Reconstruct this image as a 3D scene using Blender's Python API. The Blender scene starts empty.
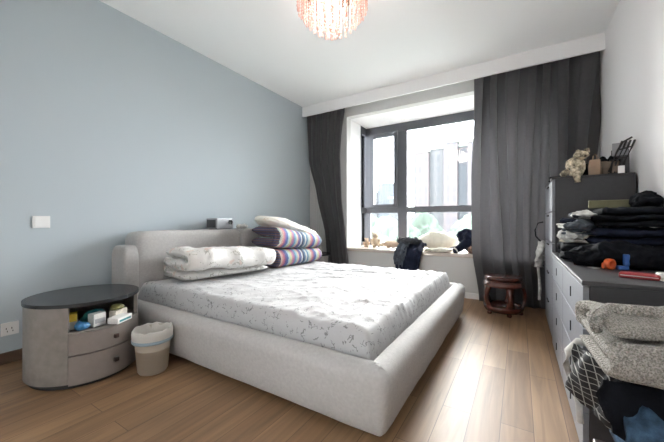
import bpy, bmesh, math, random
from math import sin, cos, pi, radians as R
from mathutils import Vector, noise, Matrix
random.seed(7)
scene = bpy.context.scene
COL = scene.collection

# ------------------------------------------------------------------ materials
def nt(name):
    m = bpy.data.materials.new(name); m.use_nodes = True
    n = m.node_tree; b = n.nodes['Principled BSDF']
    return m, n, b
def lk(n, a, b): n.links.new(a, b)
def mat(name, col, rough=.6, metal=0, bump=0, bscale=200, var=0, vscale=6, sheen=0, spec=.5, coat=0, trans=0):
    m, n, b = nt(name)
    b.inputs['Base Color'].default_value = (*col, 1)
    b.inputs['Roughness'].default_value = rough
    b.inputs['Metallic'].default_value = metal
    b.inputs['Specular IOR Level'].default_value = spec
    b.inputs['Sheen Weight'].default_value = sheen
    b.inputs['Coat Weight'].default_value = coat
    tc = n.nodes.new('ShaderNodeTexCoord')
    if var:
        t = n.nodes.new('ShaderNodeTexNoise'); t.inputs['Scale'].default_value = vscale; t.inputs['Detail'].default_value = 5
        lk(n, tc.outputs['Object'], t.inputs['Vector'])
        r = n.nodes.new('ShaderNodeValToRGB')
        r.color_ramp.elements[0].position = .3; r.color_ramp.elements[1].position = .7
        r.color_ramp.elements[0].color = (*[c*(1-var) for c in col], 1)
        r.color_ramp.elements[1].color = (*[min(1, c*(1+var)) for c in col], 1)
        lk(n, t.outputs['Fac'], r.inputs['Fac']); lk(n, r.outputs['Color'], b.inputs['Base Color'])
    if bump:
        t = n.nodes.new('ShaderNodeTexNoise'); t.inputs['Scale'].default_value = bscale; t.inputs['Detail'].default_value = 3
        lk(n, tc.outputs['Object'], t.inputs['Vector'])
        u = n.nodes.new('ShaderNodeBump'); u.inputs['Strength'].default_value = bump; u.inputs['Distance'].default_value = .004
        lk(n, t.outputs['Fac'], u.inputs['Height']); lk(n, u.outputs['Normal'], b.inputs['Normal'])
    return m

def floor_mat():
    m, n, b = nt('oak_floor')
    tc = n.nodes.new('ShaderNodeTexCoord'); mp = n.nodes.new('ShaderNodeMapping')
    mp.inputs['Rotation'].default_value = (0, 0, R(90)); mp.inputs['Location'].default_value = (0.33, .074, 0)
    lk(n, tc.outputs['Object'], mp.inputs['Vector'])
    br = n.nodes.new('ShaderNodeTexBrick')
    for k, v in (('Scale', 1), ('Mortar Size', .0016), ('Mortar Smooth', .3), ('Bias', -.1), ('Brick Width', .95), ('Row Height', .13)):
        br.inputs[k].default_value = v
    br.offset = .37; br.offset_frequency = 2
    br.inputs['Color1'].default_value = (.215, .122, .060, 1); br.inputs['Color2'].default_value = (.315, .190, .098, 1)
    br.inputs['Mortar'].default_value = (.10, .055, .03, 1)
    lk(n, mp.outputs[0], br.inputs['Vector'])
    m2 = n.nodes.new('ShaderNodeMapping'); m2.inputs['Scale'].default_value = (26, 1.6, 1)
    lk(n, tc.outputs['Object'], m2.inputs['Vector'])
    t = n.nodes.new('ShaderNodeTexNoise'); t.inputs['Scale'].default_value = 1.0; t.inputs['Detail'].default_value = 7; t.inputs['Distortion'].default_value = .8
    lk(n, m2.outputs[0], t.inputs['Vector'])
    rr = n.nodes.new('ShaderNodeMapRange'); rr.inputs['From Min'].default_value = .3; rr.inputs['From Max'].default_value = .7
    rr.inputs['To Min'].default_value = .74; rr.inputs['To Max'].default_value = 1.2
    lk(n, t.outputs['Fac'], rr.inputs['Value'])
    mx = n.nodes.new('ShaderNodeVectorMath'); mx.operation = 'SCALE'
    lk(n, br.outputs['Color'], mx.inputs[0]); lk(n, rr.outputs[0], mx.inputs['Scale'])
    lk(n, mx.outputs[0], b.inputs['Base Color'])
    b.inputs['Roughness'].default_value = .5; b.inputs['Coat Weight'].default_value = .2; b.inputs['Coat Roughness'].default_value = .55
    bp = n.nodes.new('ShaderNodeBump'); bp.inputs['Strength'].default_value = .25; bp.inputs['Distance'].default_value = .002
    iv = n.nodes.new('ShaderNodeMath'); iv.operation = 'SUBTRACT'; iv.inputs[0].default_value = 1
    lk(n, br.outputs['Fac'], iv.inputs[1]); lk(n, iv.outputs[0], bp.inputs['Height']); lk(n, bp.outputs[0], b.inputs['Normal'])
    return m

def floral_mat(name, base, ink, dens=.5, scale=16, ink2=None, bs=.35):
    """white cotton printed with sparse little twigs and leaves"""
    m, n, b = nt(name)
    tc = n.nodes.new('ShaderNodeTexCoord')
    v = n.nodes.new('ShaderNodeTexVoronoi'); v.feature = 'DISTANCE_TO_EDGE'; v.inputs['Scale'].default_value = scale*1.6
    d = n.nodes.new('ShaderNodeTexNoise'); d.inputs['Scale'].default_value = 9; d.inputs['Detail'].default_value = 3
    lk(n, tc.outputs['Object'], d.inputs['Vector'])
    ad = n.nodes.new('ShaderNodeVectorMath'); ad.operation = 'MULTIPLY_ADD'
    ad.inputs[1].default_value = (.12, .12, .12)
    lk(n, d.outputs['Color'], ad.inputs[0]); lk(n, tc.outputs['Object'], ad.inputs[2]); lk(n, ad.outputs[0], v.inputs['Vector'])
    lt = n.nodes.new('ShaderNodeMath'); lt.operation = 'LESS_THAN'; lt.inputs[1].default_value = .055
    lk(n, v.outputs['Distance'], lt.inputs[0])
    g = n.nodes.new('ShaderNodeTexNoise'); g.inputs['Scale'].default_value = scale*1.3; g.inputs['Detail'].default_value = 2
    lk(n, tc.outputs['Object'], g.inputs['Vector'])
    gt = n.nodes.new('ShaderNodeMath'); gt.operation = 'GREATER_THAN'; gt.inputs[1].default_value = dens
    lk(n, g.outputs['Fac'], gt.inputs[0])
    mu = n.nodes.new('ShaderNodeMath'); mu.operation = 'MULTIPLY'
    lk(n, lt.outputs[0], mu.inputs[0]); lk(n, gt.outputs[0], mu.inputs[1])
    mix = n.nodes.new('ShaderNodeMix'); mix.data_type = 'RGBA'
    mix.inputs[6].default_value = (*base, 1); mix.inputs[7].default_value = (*ink, 1)
    lk(n, mu.outputs[0], mix.inputs[0])
    out = mix.outputs[2]
    if ink2:
        v2 = n.nodes.new('ShaderNodeTexVoronoi'); v2.inputs['Scale'].default_value = 7
        lk(n, ad.outputs[0], v2.inputs['Vector'])
        l2 = n.nodes.new('ShaderNodeMath'); l2.operation = 'LESS_THAN'; l2.inputs[1].default_value = .2
        lk(n, v2.outputs['Distance'], l2.inputs[0])
        m2 = n.nodes.new('ShaderNodeMix'); m2.data_type = 'RGBA'; m2.inputs[7].default_value = (*ink2, 1)
        lk(n, l2.outputs[0], m2.inputs[0]); lk(n, out, m2.inputs[6]); out = m2.outputs[2]
    lk(n, out, b.inputs['Base Color'])
    b.inputs['Roughness'].default_value = .75; b.inputs['Sheen Weight'].default_value = .1
    t = n.nodes.new('ShaderNodeTexNoise'); t.inputs['Scale'].default_value = 28; t.inputs['Detail'].default_value = 4
    lk(n, tc.outputs['Object'], t.inputs['Vector'])
    u = n.nodes.new('ShaderNodeBump'); u.inputs['Strength'].default_value = bs; u.inputs['Distance'].default_value = .012
    lk(n, t.outputs['Fac'], u.inputs['Height']); lk(n, u.outputs['Normal'], b.inputs['Normal'])
    return m

def stripe_mat(name, cols, axis=1, period=.5, rough=.8):
    """woven stripes across one axis of the object"""
    m, n, b = nt(name)
    tc = n.nodes.new('ShaderNodeTexCoord'); sp = n.nodes.new('ShaderNodeSeparateXYZ')
    lk(n, tc.outputs['Object'], sp.inputs[0])
    mu = n.nodes.new('ShaderNodeMath'); mu.operation = 'MULTIPLY_ADD'; mu.inputs[1].default_value = 1/period; mu.inputs[2].default_value = 10
    lk(n, sp.outputs[axis], mu.inputs[0])
    fr = n.nodes.new('ShaderNodeMath'); fr.operation = 'FRACT'; lk(n, mu.outputs[0], fr.inputs[0])
    r = n.nodes.new('ShaderNodeValToRGB'); r.color_ramp.interpolation = 'CONSTANT'
    e = r.color_ramp.elements
    while len(e) < len(cols): e.new(.5)
    for i, c in enumerate(cols):
        e[i].position = i/len(cols); e[i].color = (*c, 1)
    lk(n, fr.outputs[0], r.inputs['Fac'])
    w = n.nodes.new('ShaderNodeTexChecker'); w.inputs['Scale'].default_value = 95
    lk(n, tc.outputs['Object'], w.inputs['Vector'])
    mr = n.nodes.new('ShaderNodeMapRange'); mr.inputs['To Min'].default_value = .5; mr.inputs['To Max'].default_value = .9
    lk(n, w.outputs['Fac'], mr.inputs['Value'])
    sc = n.nodes.new('ShaderNodeVectorMath'); sc.operation = 'SCALE'
    lk(n, r.outputs['Color'], sc.inputs[0]); lk(n, mr.outputs[0], sc.inputs['Scale'])
    lk(n, sc.outputs[0], b.inputs['Base Color']); b.inputs['Roughness'].default_value = rough
    return m

def grid_mat(name, base, line, size=.03):
    m, n, b = nt(name)
    tc = n.nodes.new('ShaderNodeTexCoord'); mp = n.nodes.new('ShaderNodeMapping'); mp.inputs['Rotation'].default_value = (R(90), 0, R(12))
    lk(n, tc.outputs['Object'], mp.inputs['Vector'])
    br = n.nodes.new('ShaderNodeTexBrick'); br.offset = 0
    for k, v in (('Scale', 1), ('Mortar Size', .0013), ('Mortar Smooth', .1), ('Brick Width', size), ('Row Height', size)):
        br.inputs[k].default_value = v
    br.inputs['Color1'].default_value = (*base, 1); br.inputs['Color2'].default_value = (*base, 1); br.inputs['Mortar'].default_value = (*line, 1)
    lk(n, mp.outputs[0], br.inputs['Vector']); lk(n, br.outputs['Color'], b.inputs['Base Color']); b.inputs['Roughness'].default_value = .8
    return m

def knit_mat(name, c1, c2, scale=60):
    m, n, b = nt(name)
    tc = n.nodes.new('ShaderNodeTexCoord')
    v = n.nodes.new('ShaderNodeTexVoronoi'); v.inputs['Scale'].default_value = scale*2.4
    lk(n, tc.outputs['Object'], v.inputs['Vector'])
    w = n.nodes.new('ShaderNodeTexWave'); w.inputs['Scale'].default_value = scale*.42; w.inputs['Distortion'].default_value = 1.2
    mp = n.nodes.new('ShaderNodeMapping'); mp.inputs['Rotation'].default_value = (0, 0, R(35))
    lk(n, tc.outputs['Object'], mp.inputs[0]); lk(n, mp.outputs[0], w.inputs['Vector'])
    t = n.nodes.new('ShaderNodeTexNoise'); t.inputs['Scale'].default_value = scale*3; t.inputs['Detail'].default_value = 4
    lk(n, tc.outputs['Object'], t.inputs['Vector'])
    r = n.nodes.new('ShaderNodeValToRGB'); r.color_ramp.elements[0].position = .36; r.color_ramp.elements[1].position = .6
    r.color_ramp.elements[0].color = (*c1, 1); r.color_ramp.elements[1].color = (*c2, 1)
    lk(n, t.outputs['Fac'], r.inputs[0]); lk(n, r.outputs[0], b.inputs['Base Color'])
    ad = n.nodes.new('ShaderNodeMath'); ad.operation = 'ADD'
    lk(n, v.outputs['Distance'], ad.inputs[0]); lk(n, w.outputs['Fac'], ad.inputs[1])
    u = n.nodes.new('ShaderNodeBump'); u.inputs['Strength'].default_value = .9; u.inputs['Distance'].default_value = .004
    lk(n, ad.outputs[0], u.inputs['Height']); lk(n, u.outputs[0], b.inputs['Normal'])
    b.inputs['Roughness'].default_value = .95
    return m

def glass_mat():
    m = bpy.data.materials.new('window_glass'); m.use_nodes = True; n = m.node_tree; n.nodes.clear()
    o = n.nodes.new('ShaderNodeOutputMaterial'); t = n.nodes.new('ShaderNodeBsdfTransparent'); g = n.nodes.new('ShaderNodeBsdfGlossy')
    t.inputs[0].default_value = (.95, .96, .96, 1); g.inputs['Roughness'].default_value = .02
    f = n.nodes.new('ShaderNodeFresnel'); f.inputs[0].default_value = 1.45
    x = n.nodes.new('ShaderNodeMixShader'); lk(n, f.outputs[0], x.inputs[0]); lk(n, t.outputs[0], x.inputs[1]); lk(n, g.outputs[0], x.inputs[2])
    lk(n, x.outputs[0], o.inputs[0]); return m

def translucent(name, col, fac, emit=0, ecol=(1, 1, 1), rough=.8):
    m, n, b = nt(name)
    b.inputs['Base Color'].default_value = (*col, 1); b.inputs['Roughness'].default_value = rough
    if emit:
        b.inputs['Emission Color'].default_value = (*ecol, 1); b.inputs['Emission Strength'].default_value = emit
    t = n.nodes.new('ShaderNodeBsdfTranslucent'); t.inputs[0].default_value = (*col, 1)
    x = n.nodes.new('ShaderNodeMixShader'); x.inputs[0].default_value = fac
    o = n.nodes['Material Output']
    lk(n, b.outputs[0], x.inputs[1]); lk(n, t.outputs[0], x.inputs[2]); lk(n, x.outputs[0], o.inputs[0])
    return m

def facade_mat(name, wall, win, w=1.6, h=3.0):
    m, n, b = nt(name)
    tc = n.nodes.new('ShaderNodeTexCoord'); sp = n.nodes.new('ShaderNodeSeparateXYZ'); cb = n.nodes.new('ShaderNodeCombineXYZ')
    lk(n, tc.outputs['Object'], sp.inputs[0])
    ad = n.nodes.new('ShaderNodeMath'); lk(n, sp.outputs[0], ad.inputs[0]); lk(n, sp.outputs[1], ad.inputs[1])
    lk(n, ad.outputs[0], cb.inputs[0]); lk(n, sp.outputs[2], cb.inputs[1])
    br = n.nodes.new('ShaderNodeTexBrick'); br.offset = 0
    for k, v in (('Scale', 1), ('Mortar Size', w*.26), ('Mortar Smooth', 0), ('Brick Width', w), ('Row Height', h)): br.inputs[k].default_value = v
    br.inputs['Color1'].default_value = (*win, 1); br.inputs['Color2'].default_value = (*[c*1.1 for c in win], 1); br.inputs['Mortar'].default_value = (*wall, 1)
    lk(n, cb.outputs[0], br.inputs['Vector']); lk(n, br.outputs['Color'], b.inputs['Base Color']); b.inputs['Roughness'].default_value = .9; b.inputs['Specular IOR Level'].default_value = 0
    return m

M = dict(
    blue_wall=mat('blue_grey_paint', (.44, .50, .535), .8, bump=.05, bscale=300),
    white_wall=mat('white_paint', (.84, .84, .845), .85, bump=.05, bscale=300),
    ceiling=mat('ceiling_paint', (.91, .92, .92), .9),
    pelmet=mat('pelmet_paint', (.84, .84, .84), .85),
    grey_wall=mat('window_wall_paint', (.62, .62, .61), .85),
    floor=floor_mat(),
    base=mat('dark_wood_baseboard', (.10, .065, .045), .5, var=.2, vscale=20),
    marble=mat('pale_sill_stone', (.56, .49, .43), .25, var=.08, vscale=5),
    frame=mat('dark_grey_aluminium', (.10, .105, .12), .45, metal=.2),
    steel=mat('brushed_steel', (.6, .6, .6), .3, metal=1),
    glass=glass_mat(),
    linen=mat('taupe_linen', (.42, .41, .40), .9, bump=.5, bscale=420, var=.07, vscale=60, sheen=.2),
    linen_dark=mat('underbed_cloth', (.05, .05, .05), .95),
    sheet=floral_mat('floral_sheet', (.43, .43, .435), (.20, .20, .20), .56, 21, bs=.12),
    quilt=floral_mat('floral_quilt_cotton', (.68, .665, .64), (.40, .39, .35), .55, 13, (.64, .53, .48)),
    pillow=floral_mat('cream_floral_cotton', (.78, .76, .69), (.70, .60, .50), .55, 9),
    curtain=mat('charcoal_curtain', (.122, .120, .126), .62, bump=.25, bscale=500, sheen=.3, var=.05, vscale=40),
    sheer=translucent('sheer_voile', (.90, .89, .88), .4),
    nightwood=mat('taupe_oak_veneer', (.225, .205, .188), .55, var=.12, vscale=24, bump=.1, bscale=150),
    nightdrawer=mat('taupe_leather_drawer', (.24, .21, .195), .5, var=.05, vscale=30, bump=.15, bscale=300),
    blackglass=mat('black_glass_top', (.016, .017, .019), .25, spec=.35),
    plinth=mat('black_plinth', (.015, .015, .015), .6),
    brown=mat('dark_brown_knob', (.045, .025, .02), .35),
    bin=mat('cream_plastic_bin', (.50, .46, .39), .45),
    liner=translucent('plastic_liner', (.78, .76, .72), .3, rough=.35),
    bluetape=mat('blue_band_plastic', (.30, .40, .47), .4),
    chest_front=mat('grey_chest_front', (.19, .20, .225), .42, var=.05, vscale=40),
    chest_side=mat('charcoal_chest_carcass', (.036, .036, .04), .5, var=.1, vscale=40),
    groove=mat('dark_drawer_gap', (.02, .02, .022), .7),
    redwood=mat('lacquered_rosewood', (.085, .02, .012), .25, var=.35, vscale=14, coat=.4),
    white=mat('white_plastic', (.78, .78, .77), .35),
    socket=mat('dark_socket_hole', (.02, .02, .02), .6),
    silver=mat('silver_plastic', (.33, .335, .35), .35, metal=.4),
    darkgrey=mat('dark_grey_plastic', (.06, .06, .065), .5),
    lens=mat('black_lens', (.01, .01, .012), .08, coat=1),
    navy=mat('navy_knit', (.014, .018, .035), .9, bump=.7, bscale=160, var=.35, vscale=14, spec=.12),
    black=mat('black_cotton', (.006, .007, .010), .9, bump=.6, bscale=170, var=.4, vscale=16, spec=.12),
    charcoal=mat('charcoal_jersey', (.05, .053, .06), .9, bump=.6, bscale=170, var=.35, vscale=12, spec=.12),
    slate=mat('slate_jersey', (.085, .10, .12), .9, bump=.6, bscale=170, var=.4, vscale=18, spec=.12),
    paleshirt=mat('pale_grey_cotton', (.52, .52, .50), .9, bump=.5, bscale=120, var=.3, vscale=25),
    creamshirt=mat('cream_cotton', (.66, .62, .54), .9, bump=.5, bscale=120, var=.2, vscale=25),
    denim=mat('blue_denim', (.045, .085, .14), .9, bump=.8, bscale=260, var=.5, vscale=40, spec=.12),
    knit=knit_mat('grey_tweed_knit', (.20, .19, .17), (.47, .45, .41), 80),
    grid=grid_mat('black_grid_lining', (.008, .008, .010), (.33, .33, .31), .021),
    olive=mat('olive_card', (.19, .18, .10), .8, var=.1, vscale=30),
    plush=mat('cream_plush', (.66, .55, .42), .95, bump=1, bscale=90, var=.2, vscale=40, sheen=.5),
    peach=mat('peach_plush', (.72, .55, .42), .95, bump=1, bscale=90, var=.15, vscale=30),
    spotplush=mat('mottled_cream_plush', (.44, .38, .28), .95, bump=1, bscale=80, var=.85, vscale=38),
    cushion=mat('cream_cushion_cotton', (.82, .78, .67), .9, bump=.3, bscale=80, var=.05, vscale=20),
    brownknit=mat('brown_patterned_knit', (.22, .14, .11), .9, var=.6, vscale=40),
    kraft=mat('kraft_paper', (.33, .23, .16), .85, var=.1, vscale=20),
    kraft_dark=mat('brown_paper', (.16, .12, .09), .85, var=.1, vscale=20),
    red=mat('red_plastic', (.34, .03, .035), .35),
    orange=mat('orange_tape', (.75, .13, .03), .35),
    blueplastic=mat('blue_plastic', (.03, .09, .30), .35),
    yellow=mat('yellow_card', (.62, .48, .04), .5),
    bluepack=mat('blue_packet', (.04, .17, .36), .4, var=.5, vscale=50),
    teal=mat('teal_packet', (.03, .22, .26), .4, var=.4, vscale=50),
    whitecard=mat('white_carton', (.62, .62, .60), .6, var=.1, vscale=60),
    darkpack=mat('black_yellow_packet', (.16, .15, .05), .5, var=.8, vscale=80),
    crystal=translucent('pink_crystal', (.74, .56, .51), .5, rough=.15),
    gold=mat('chandelier_brass', (.7, .5, .35), .25, metal=1),
    concrete=mat('pale_ground', (.12, .13, .12), .9, spec=0),
    leaf=mat('pale_tree_leaves', (.036, .046, .038), .9, var=.15, vscale=3, spec=0),
    bark=mat('tree_bark', (.12, .09, .07), .9),
    tower_pink=facade_mat('pink_tower_facade', (.056, .050, .051), (.042, .042, .047), 1.5, 2.9),
    tower_blue=facade_mat('blue_tower_facade', (.050, .054, .059), (.040, .045, .051), 1.2, 2.9),
    tower_white=facade_mat('grey_tower_facade', (.053, .054, .056), (.042, .045, .048), 1.8, 2.9),
)
stripes = [(.05, .06, .12), (.10, .19, .30), (.55, .60, .58), (.12, .22, .36), (.40, .52, .50), (.62, .60, .52), (.62, .33, .30), (.45, .14, .22),
           (.14, .12, .32), (.09, .16, .38), (.45, .58, .62), (.60, .62, .34), (.55, .26, .30), (.36, .16, .34), (.12, .28, .42), (.30, .48, .52),
           (.62, .45, .36), (.20, .12, .26), (.10, .14, .30), (.50, .55, .58)]
M['stripe'] = stripe_mat('striped_blanket', stripes, 1, .48)
M['rolled'] = stripe_mat('striped_brown_edge', [(.05, .06, .13), (.16, .09, .07), (.10, .07, .10), (.05, .08, .18), (.22, .12, .10), (.07, .07, .15)], 2, .05)

# ------------------------------------------------------------------ mesh helpers
def tag(o, label=None, cat=None, group=None, kind=None):
    if label: o['label'] = label
    if cat: o['category'] = cat
    if group: o['group'] = group
    if kind: o['kind'] = kind
    return o
def empty(name, loc=(0, 0, 0), rz=0, label=None, cat=None, group=None):
    o = bpy.data.objects.new(name, None); COL.objects.link(o); o.empty_display_size = .1
    o.location = loc; o.rotation_euler = (0, 0, rz)
    return tag(o, label, cat, group)
def link(name, bm, m, parent=None, smooth=True, loc=None, rot=None):
    me = bpy.data.meshes.new(name); bmesh.ops.recalc_face_normals(bm, faces=bm.faces); bm.to_mesh(me); bm.free()
    if isinstance(m, (list, tuple)):
        for q in m: me.materials.append(q)
    else: me.materials.append(m)
    if smooth:
        for p in me.polygons: p.use_smooth = True
    o = bpy.data.objects.new(name, me); COL.objects.link(o)
    if parent: o.parent = parent
    if loc: o.location = loc
    if rot: o.rotation_euler = rot
    return o
def box(bm, x0, x1, y0, y1, z0, z1, bev=0, seg=2):
    r = bmesh.ops.create_cube(bm, size=1)['verts']
    for v in r: v.co = Vector(((x0+x1)/2 + v.co.x*(x1-x0), (y0+y1)/2 + v.co.y*(y1-y0), (z0+z1)/2 + v.co.z*(z1-z0)))
    if bev:
        es = list({e for v in r for e in v.link_edges})
        bmesh.ops.bevel(bm, geom=es, offset=bev, segments=seg, affect='EDGES', profile=.5)
def bx(name, x0, x1, y0, y1, z0, z1, m, parent=None, bev=0, seg=2, smooth=None):
    bm = bmesh.new(); box(bm, x0, x1, y0, y1, z0, z1, bev, seg)
    return link(name, bm, m, parent, False if smooth is None else smooth)
def struct(o): o['kind'] = 'structure'; return o
def lathe(bm, prof, n=32, cx=0, cy=0, sy=1):
    rings = []
    for r, z in prof:
        rings.append([bm.verts.new((cx+r*cos(2*pi*i/n), cy+r*sy*sin(2*pi*i/n), z)) for i in range(n)])
    for a, b in zip(rings, rings[1:]):
        for i in range(n): bm.faces.new((a[i], a[(i+1) % n], b[(i+1) % n], b[i]))
    return rings
def tube(bm, pts, r, n=8):
    pts = [Vector(p) for p in pts]; rings = []
    for i, p in enumerate(pts):
        d = (pts[min(i+1, len(pts)-1)] - pts[max(i-1, 0)]).normalized()
        up = Vector((0, 0, 1)) if abs(d.z) < .95 else Vector((1, 0, 0))
        a = d.cross(up).normalized(); b = d.cross(a)
        rr = r[i] if isinstance(r, (list, tuple)) else r
        rings.append([bm.verts.new(p + a*rr*cos(2*pi*k/n) + b*rr*sin(2*pi*k/n)) for k in range(n)])
    for a, b in zip(rings, rings[1:]):
        for k in range(n): bm.faces.new((a[k], a[(k+1) % n], b[(k+1) % n], b[k]))
    bm.faces.new(rings[0][::-1]); bm.faces.new(rings[-1])
def ridged(p, s, seed=0):
    q = Vector(p)*s + Vector((seed*3.1, seed*7.7, seed*1.3))
    return 1 - abs(noise.noise(q))*2
def fbm(p, s, seed=0, o=3):
    q = Vector(p)*s + Vector((seed*3.1, seed*7.7, seed*1.3)); t = 0; a = 1
    for _ in range(o): t += a*noise.noise(q); q = q*2.03; a *= .5
    return t
def softbox(name, sx, sy, sz, m, parent=None, loc=(0, 0, 0), rot=(0, 0, 0), e=4, n=28, amp=.0, sc=6, seed=0, ridge=0, rs=5, pinch=0, base=True):
    """cushion-like rounded block: superellipsoid-ish, origin at its bottom centre"""
    bm = bmesh.new(); bmesh.ops.create_cube(bm, size=2)
    bmesh.ops.subdivide_edges(bm, edges=bm.edges, cuts=n, use_grid_fill=True)
    for v in bm.verts:
        p = v.co.copy()
        k = (abs(p.x)**e + abs(p.y)**e + abs(p.z)**e)**(1/e)
        p = p/k
        if pinch:
            r = max(abs(p.x), abs(p.y)); p.z *= (1 - pinch*r**3)
        q = Vector((p.x*sx/2, p.y*sy/2, p.z*sz/2))
        nn = Vector((p.x/sx, p.y/sy, p.z/sz)).normalized()
        dsp = amp*fbm(q, sc, seed)
        if ridge: dsp += ridge*(ridged(q, rs, seed+3)**3 - .4)
        q += nn*dsp
        q.z += sz/2
        if base and q.z < 0: q.z = 0
        v.co = q
    return link(name, bm, m, parent, True, loc, rot)
def folded(name, L, W, n, t, m, parent=None, loc=(0, 0, 0), rot=(0, 0, 0), amp=.01, sc=6, seed=0, jit=.02, sag=0, my=26, start=1, gap=.96, ridge=0, sq=1.0):
    """a cloth folded into n layers: serpentine section in x-z, extruded along y (length L), origin at bottom centre"""
    path = []
    r = t/2; hw = W/2 - r
    for i in range(n):
        dr = start if i % 2 == 0 else -start
        z = (i+.5)*t
        k = 9
        ins = .12*W if i in (0, n-1) else 0
        xs = [-hw + (ins if i == 0 else 0), hw - (ins if i == n-1 else 0)]
        for j in range(k): path.append((dr*(xs[0]+(xs[1]-xs[0])*j/(k-1)), z, i))
        if i < n-1:
            for j in range(1, 6):
                a = -pi/2 + pi*j/6
                path.append((dr*(hw + r*cos(a)), z + r + r*sin(a), i+.5))
    N = len(path); bm = bmesh.new(); st = []
    for s in range(my+1):
        u = sin((-1+2*s/my)*pi/2)*.999; e = max(.25, (1-abs(u)**16)**.5)
        ring = []
        for i, (x, z, la) in enumerate(path):
            x0, z0, _ = path[max(i-1, 0)]; x1, z1, _ = path[min(i+1, N-1)]
            d = Vector((x1-x0, z1-z0)).normalized(); nn = Vector((-d.y, d.x))
            w = t/2*gap*e
            end = min(i, N-1-i)
            if end < 2: w *= (.45, .8)[end]
            y = u*L/2*(1 + jit*noise.noise(Vector((la*1.7+seed, seed*2.2, u*.3)))/.5)
            for sgn in (1, -1):
                px, pz = x*sq + nn.x*w*sgn, z + nn.y*w*sgn
                q = Vector((px, y, pz))
                f = amp*fbm(q, sc, seed)
                if ridge: f += ridge*(ridged(Vector((q.x*.6, q.y*2, q.z)), sc*.8, seed+5)**3-.35)
                q.x += f*.9 + amp*.8*fbm(q, sc*.5, seed+9); q.z += f*.9*min(1, pz/t) ; q.y += f*.5
                q.z -= sag*(q.y/(L/2))*min(1, pz/t)*.5*pz/(n*t)
                q.z = max(0.0, q.z)
                ring.append(bm.verts.new(q))
        st.append(ring)
    for a, b in zip(st, st[1:]):
        for i in range(N-1):
            j = 2*i
            bm.faces.new((a[j], a[j+2], b[j+2], b[j])); bm.faces.new((a[j+1], b[j+1], b[j+3], a[j+3]))
        bm.faces.new((a[0], b[0], b[1], a[1])); bm.faces.new((a[2*N-2], a[2*N-1], b[2*N-1], b[2*N-2]))
    for a in (st[0], st[-1]):
        for i in range(N-1):
            j = 2*i; bm.faces.new((a[j], a[j+1], a[j+3], a[j+2]))
    if isinstance(m, (list, tuple)):
        bm.normal_update()
        for f in bm.faces:
            if max(abs(v.co.y) for v in f.verts) > L/2*.93: f.material_index = 1
    return link(name, bm, m, parent, True, loc, rot)
def drape(name, rows, m, parent=None, th=.012, amp=.006, sc=12, seed=0, loc=(0, 0, 0)):
    """cloth sheet through a grid of points; thickened"""
    bm = bmesh.new(); g = []
    for row in rows:
        g.append([bm.verts.new(Vector(p) + Vector((fbm(p, sc, seed), fbm(p, sc, seed+4), fbm(p, sc, seed+8)))*amp) for p in row])
    for a, b in zip(g, g[1:]):
        for i in range(len(a)-1): bm.faces.new((a[i], a[i+1], b[i+1], b[i]))
    bmesh.ops.recalc_face_normals(bm, faces=bm.faces)
    bmesh.ops.solidify(bm, geom=bm.faces[:], thickness=th)
    return link(name, bm, m, parent, True, loc)
def lump(name, c, r, m, parent=None, seed=0, amp=.02, ridge=.02, sc=9, floor=None, sub=5, rz=0):
    bm = bmesh.new(); bmesh.ops.create_icosphere(bm, subdivisions=sub, radius=1)
    rot = Matrix.Rotation(rz, 3, 'Z')
    for v in bm.verts:
        p = v.co.copy(); q = Vector((p.x*r[0], p.y*r[1], p.z*r[2]))
        q += p*(amp*fbm(q, sc, seed) + ridge*(ridged(q, sc*.7, seed+2)**3-.3))
        q = rot @ q
        if floor is not None and q.z + c[2] < floor: q.z = floor - c[2]
        v.co = q
    return link(name, bm, m, parent, True, c)
def smoothstep(a, b, x):
    t = max(0, min(1, (x-a)/(b-a))); return t*t*(3-2*t)

# ------------------------------------------------------------------ room shell
XL, XR, YB, YW, H = -2.915, .698, -.55, 4.05, 2.75
T = .12
struct(bx('floor', XL-T, XR+T, YB-T, YW+.95, -.1, 0, M['floor']))
struct(bx('ceiling', XL-T, XR+T, YB-T, YW+T, H, H+.1, M['ceiling']))
struct(bx('wall_left', XL-T, XL, YB-T, YW+T, 0, H, M['blue_wall']))
struct(bx('wall_right', XR, XR+T, YB-T, YW+T, 0, H, M['white_wall']))
bm = bmesh.new()   # narrow gap added behind the camera to let in fill light
box(bm, XL, -.79, YB-T, YB, 0, H); box(bm, -.70, XR, YB-T, YB, 0, H); box(bm, -.79, -.70, YB-T, YB, 2.1, H)
struct(link('wall_behind', bm, M['white_wall'], None, False))
# window wall around the bay opening
BX0, BX1, SILL, SOF, WY = -2.235, .30, .545, 2.535, 4.78
bm = bmesh.new()
box(bm, XL, BX0, YW, YW+T, 0, H); box(bm, BX1, XR, YW, YW+T, 0, H)
box(bm, BX0, BX1, YW, YW+T, SOF, H); box(bm, BX0, BX1, YW, YW+T, 0, SILL-.045)
struct(link('wall_window', bm, M['grey_wall'], None, False))
# bay: reveals, soffit and base
bm = bmesh.new()
box(bm, BX0-.1, BX0, YW+T, 4.52, SILL-.045, SOF+.1)
box(bm, BX1, BX1+.1, YW+T, 4.9, SILL-.045, SOF+.1)
box(bm, BX0, BX1, YW+T, 4.9, SOF, SOF+.1); box(bm, BX0-.1, BX0, 4.52, 4.9, SOF, SOF+.1)
struct(link('trim_bay', bm, M['white_wall'], None, False))
struct(bx('trim_sill', BX0-.06, BX1+.06, YW-.035, YW, SILL-.045, SILL, M['marble'], bev=.006))
struct(bx('trim_seat', BX0-.1, BX1+.1, YW, 4.9, SILL-.045, SILL, M['marble']))
struct(bx('wall_bay_base', BX0-.1, BX1+.1, YW+T, 4.9, 0, SILL-.045, M['white_wall']))
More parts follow.
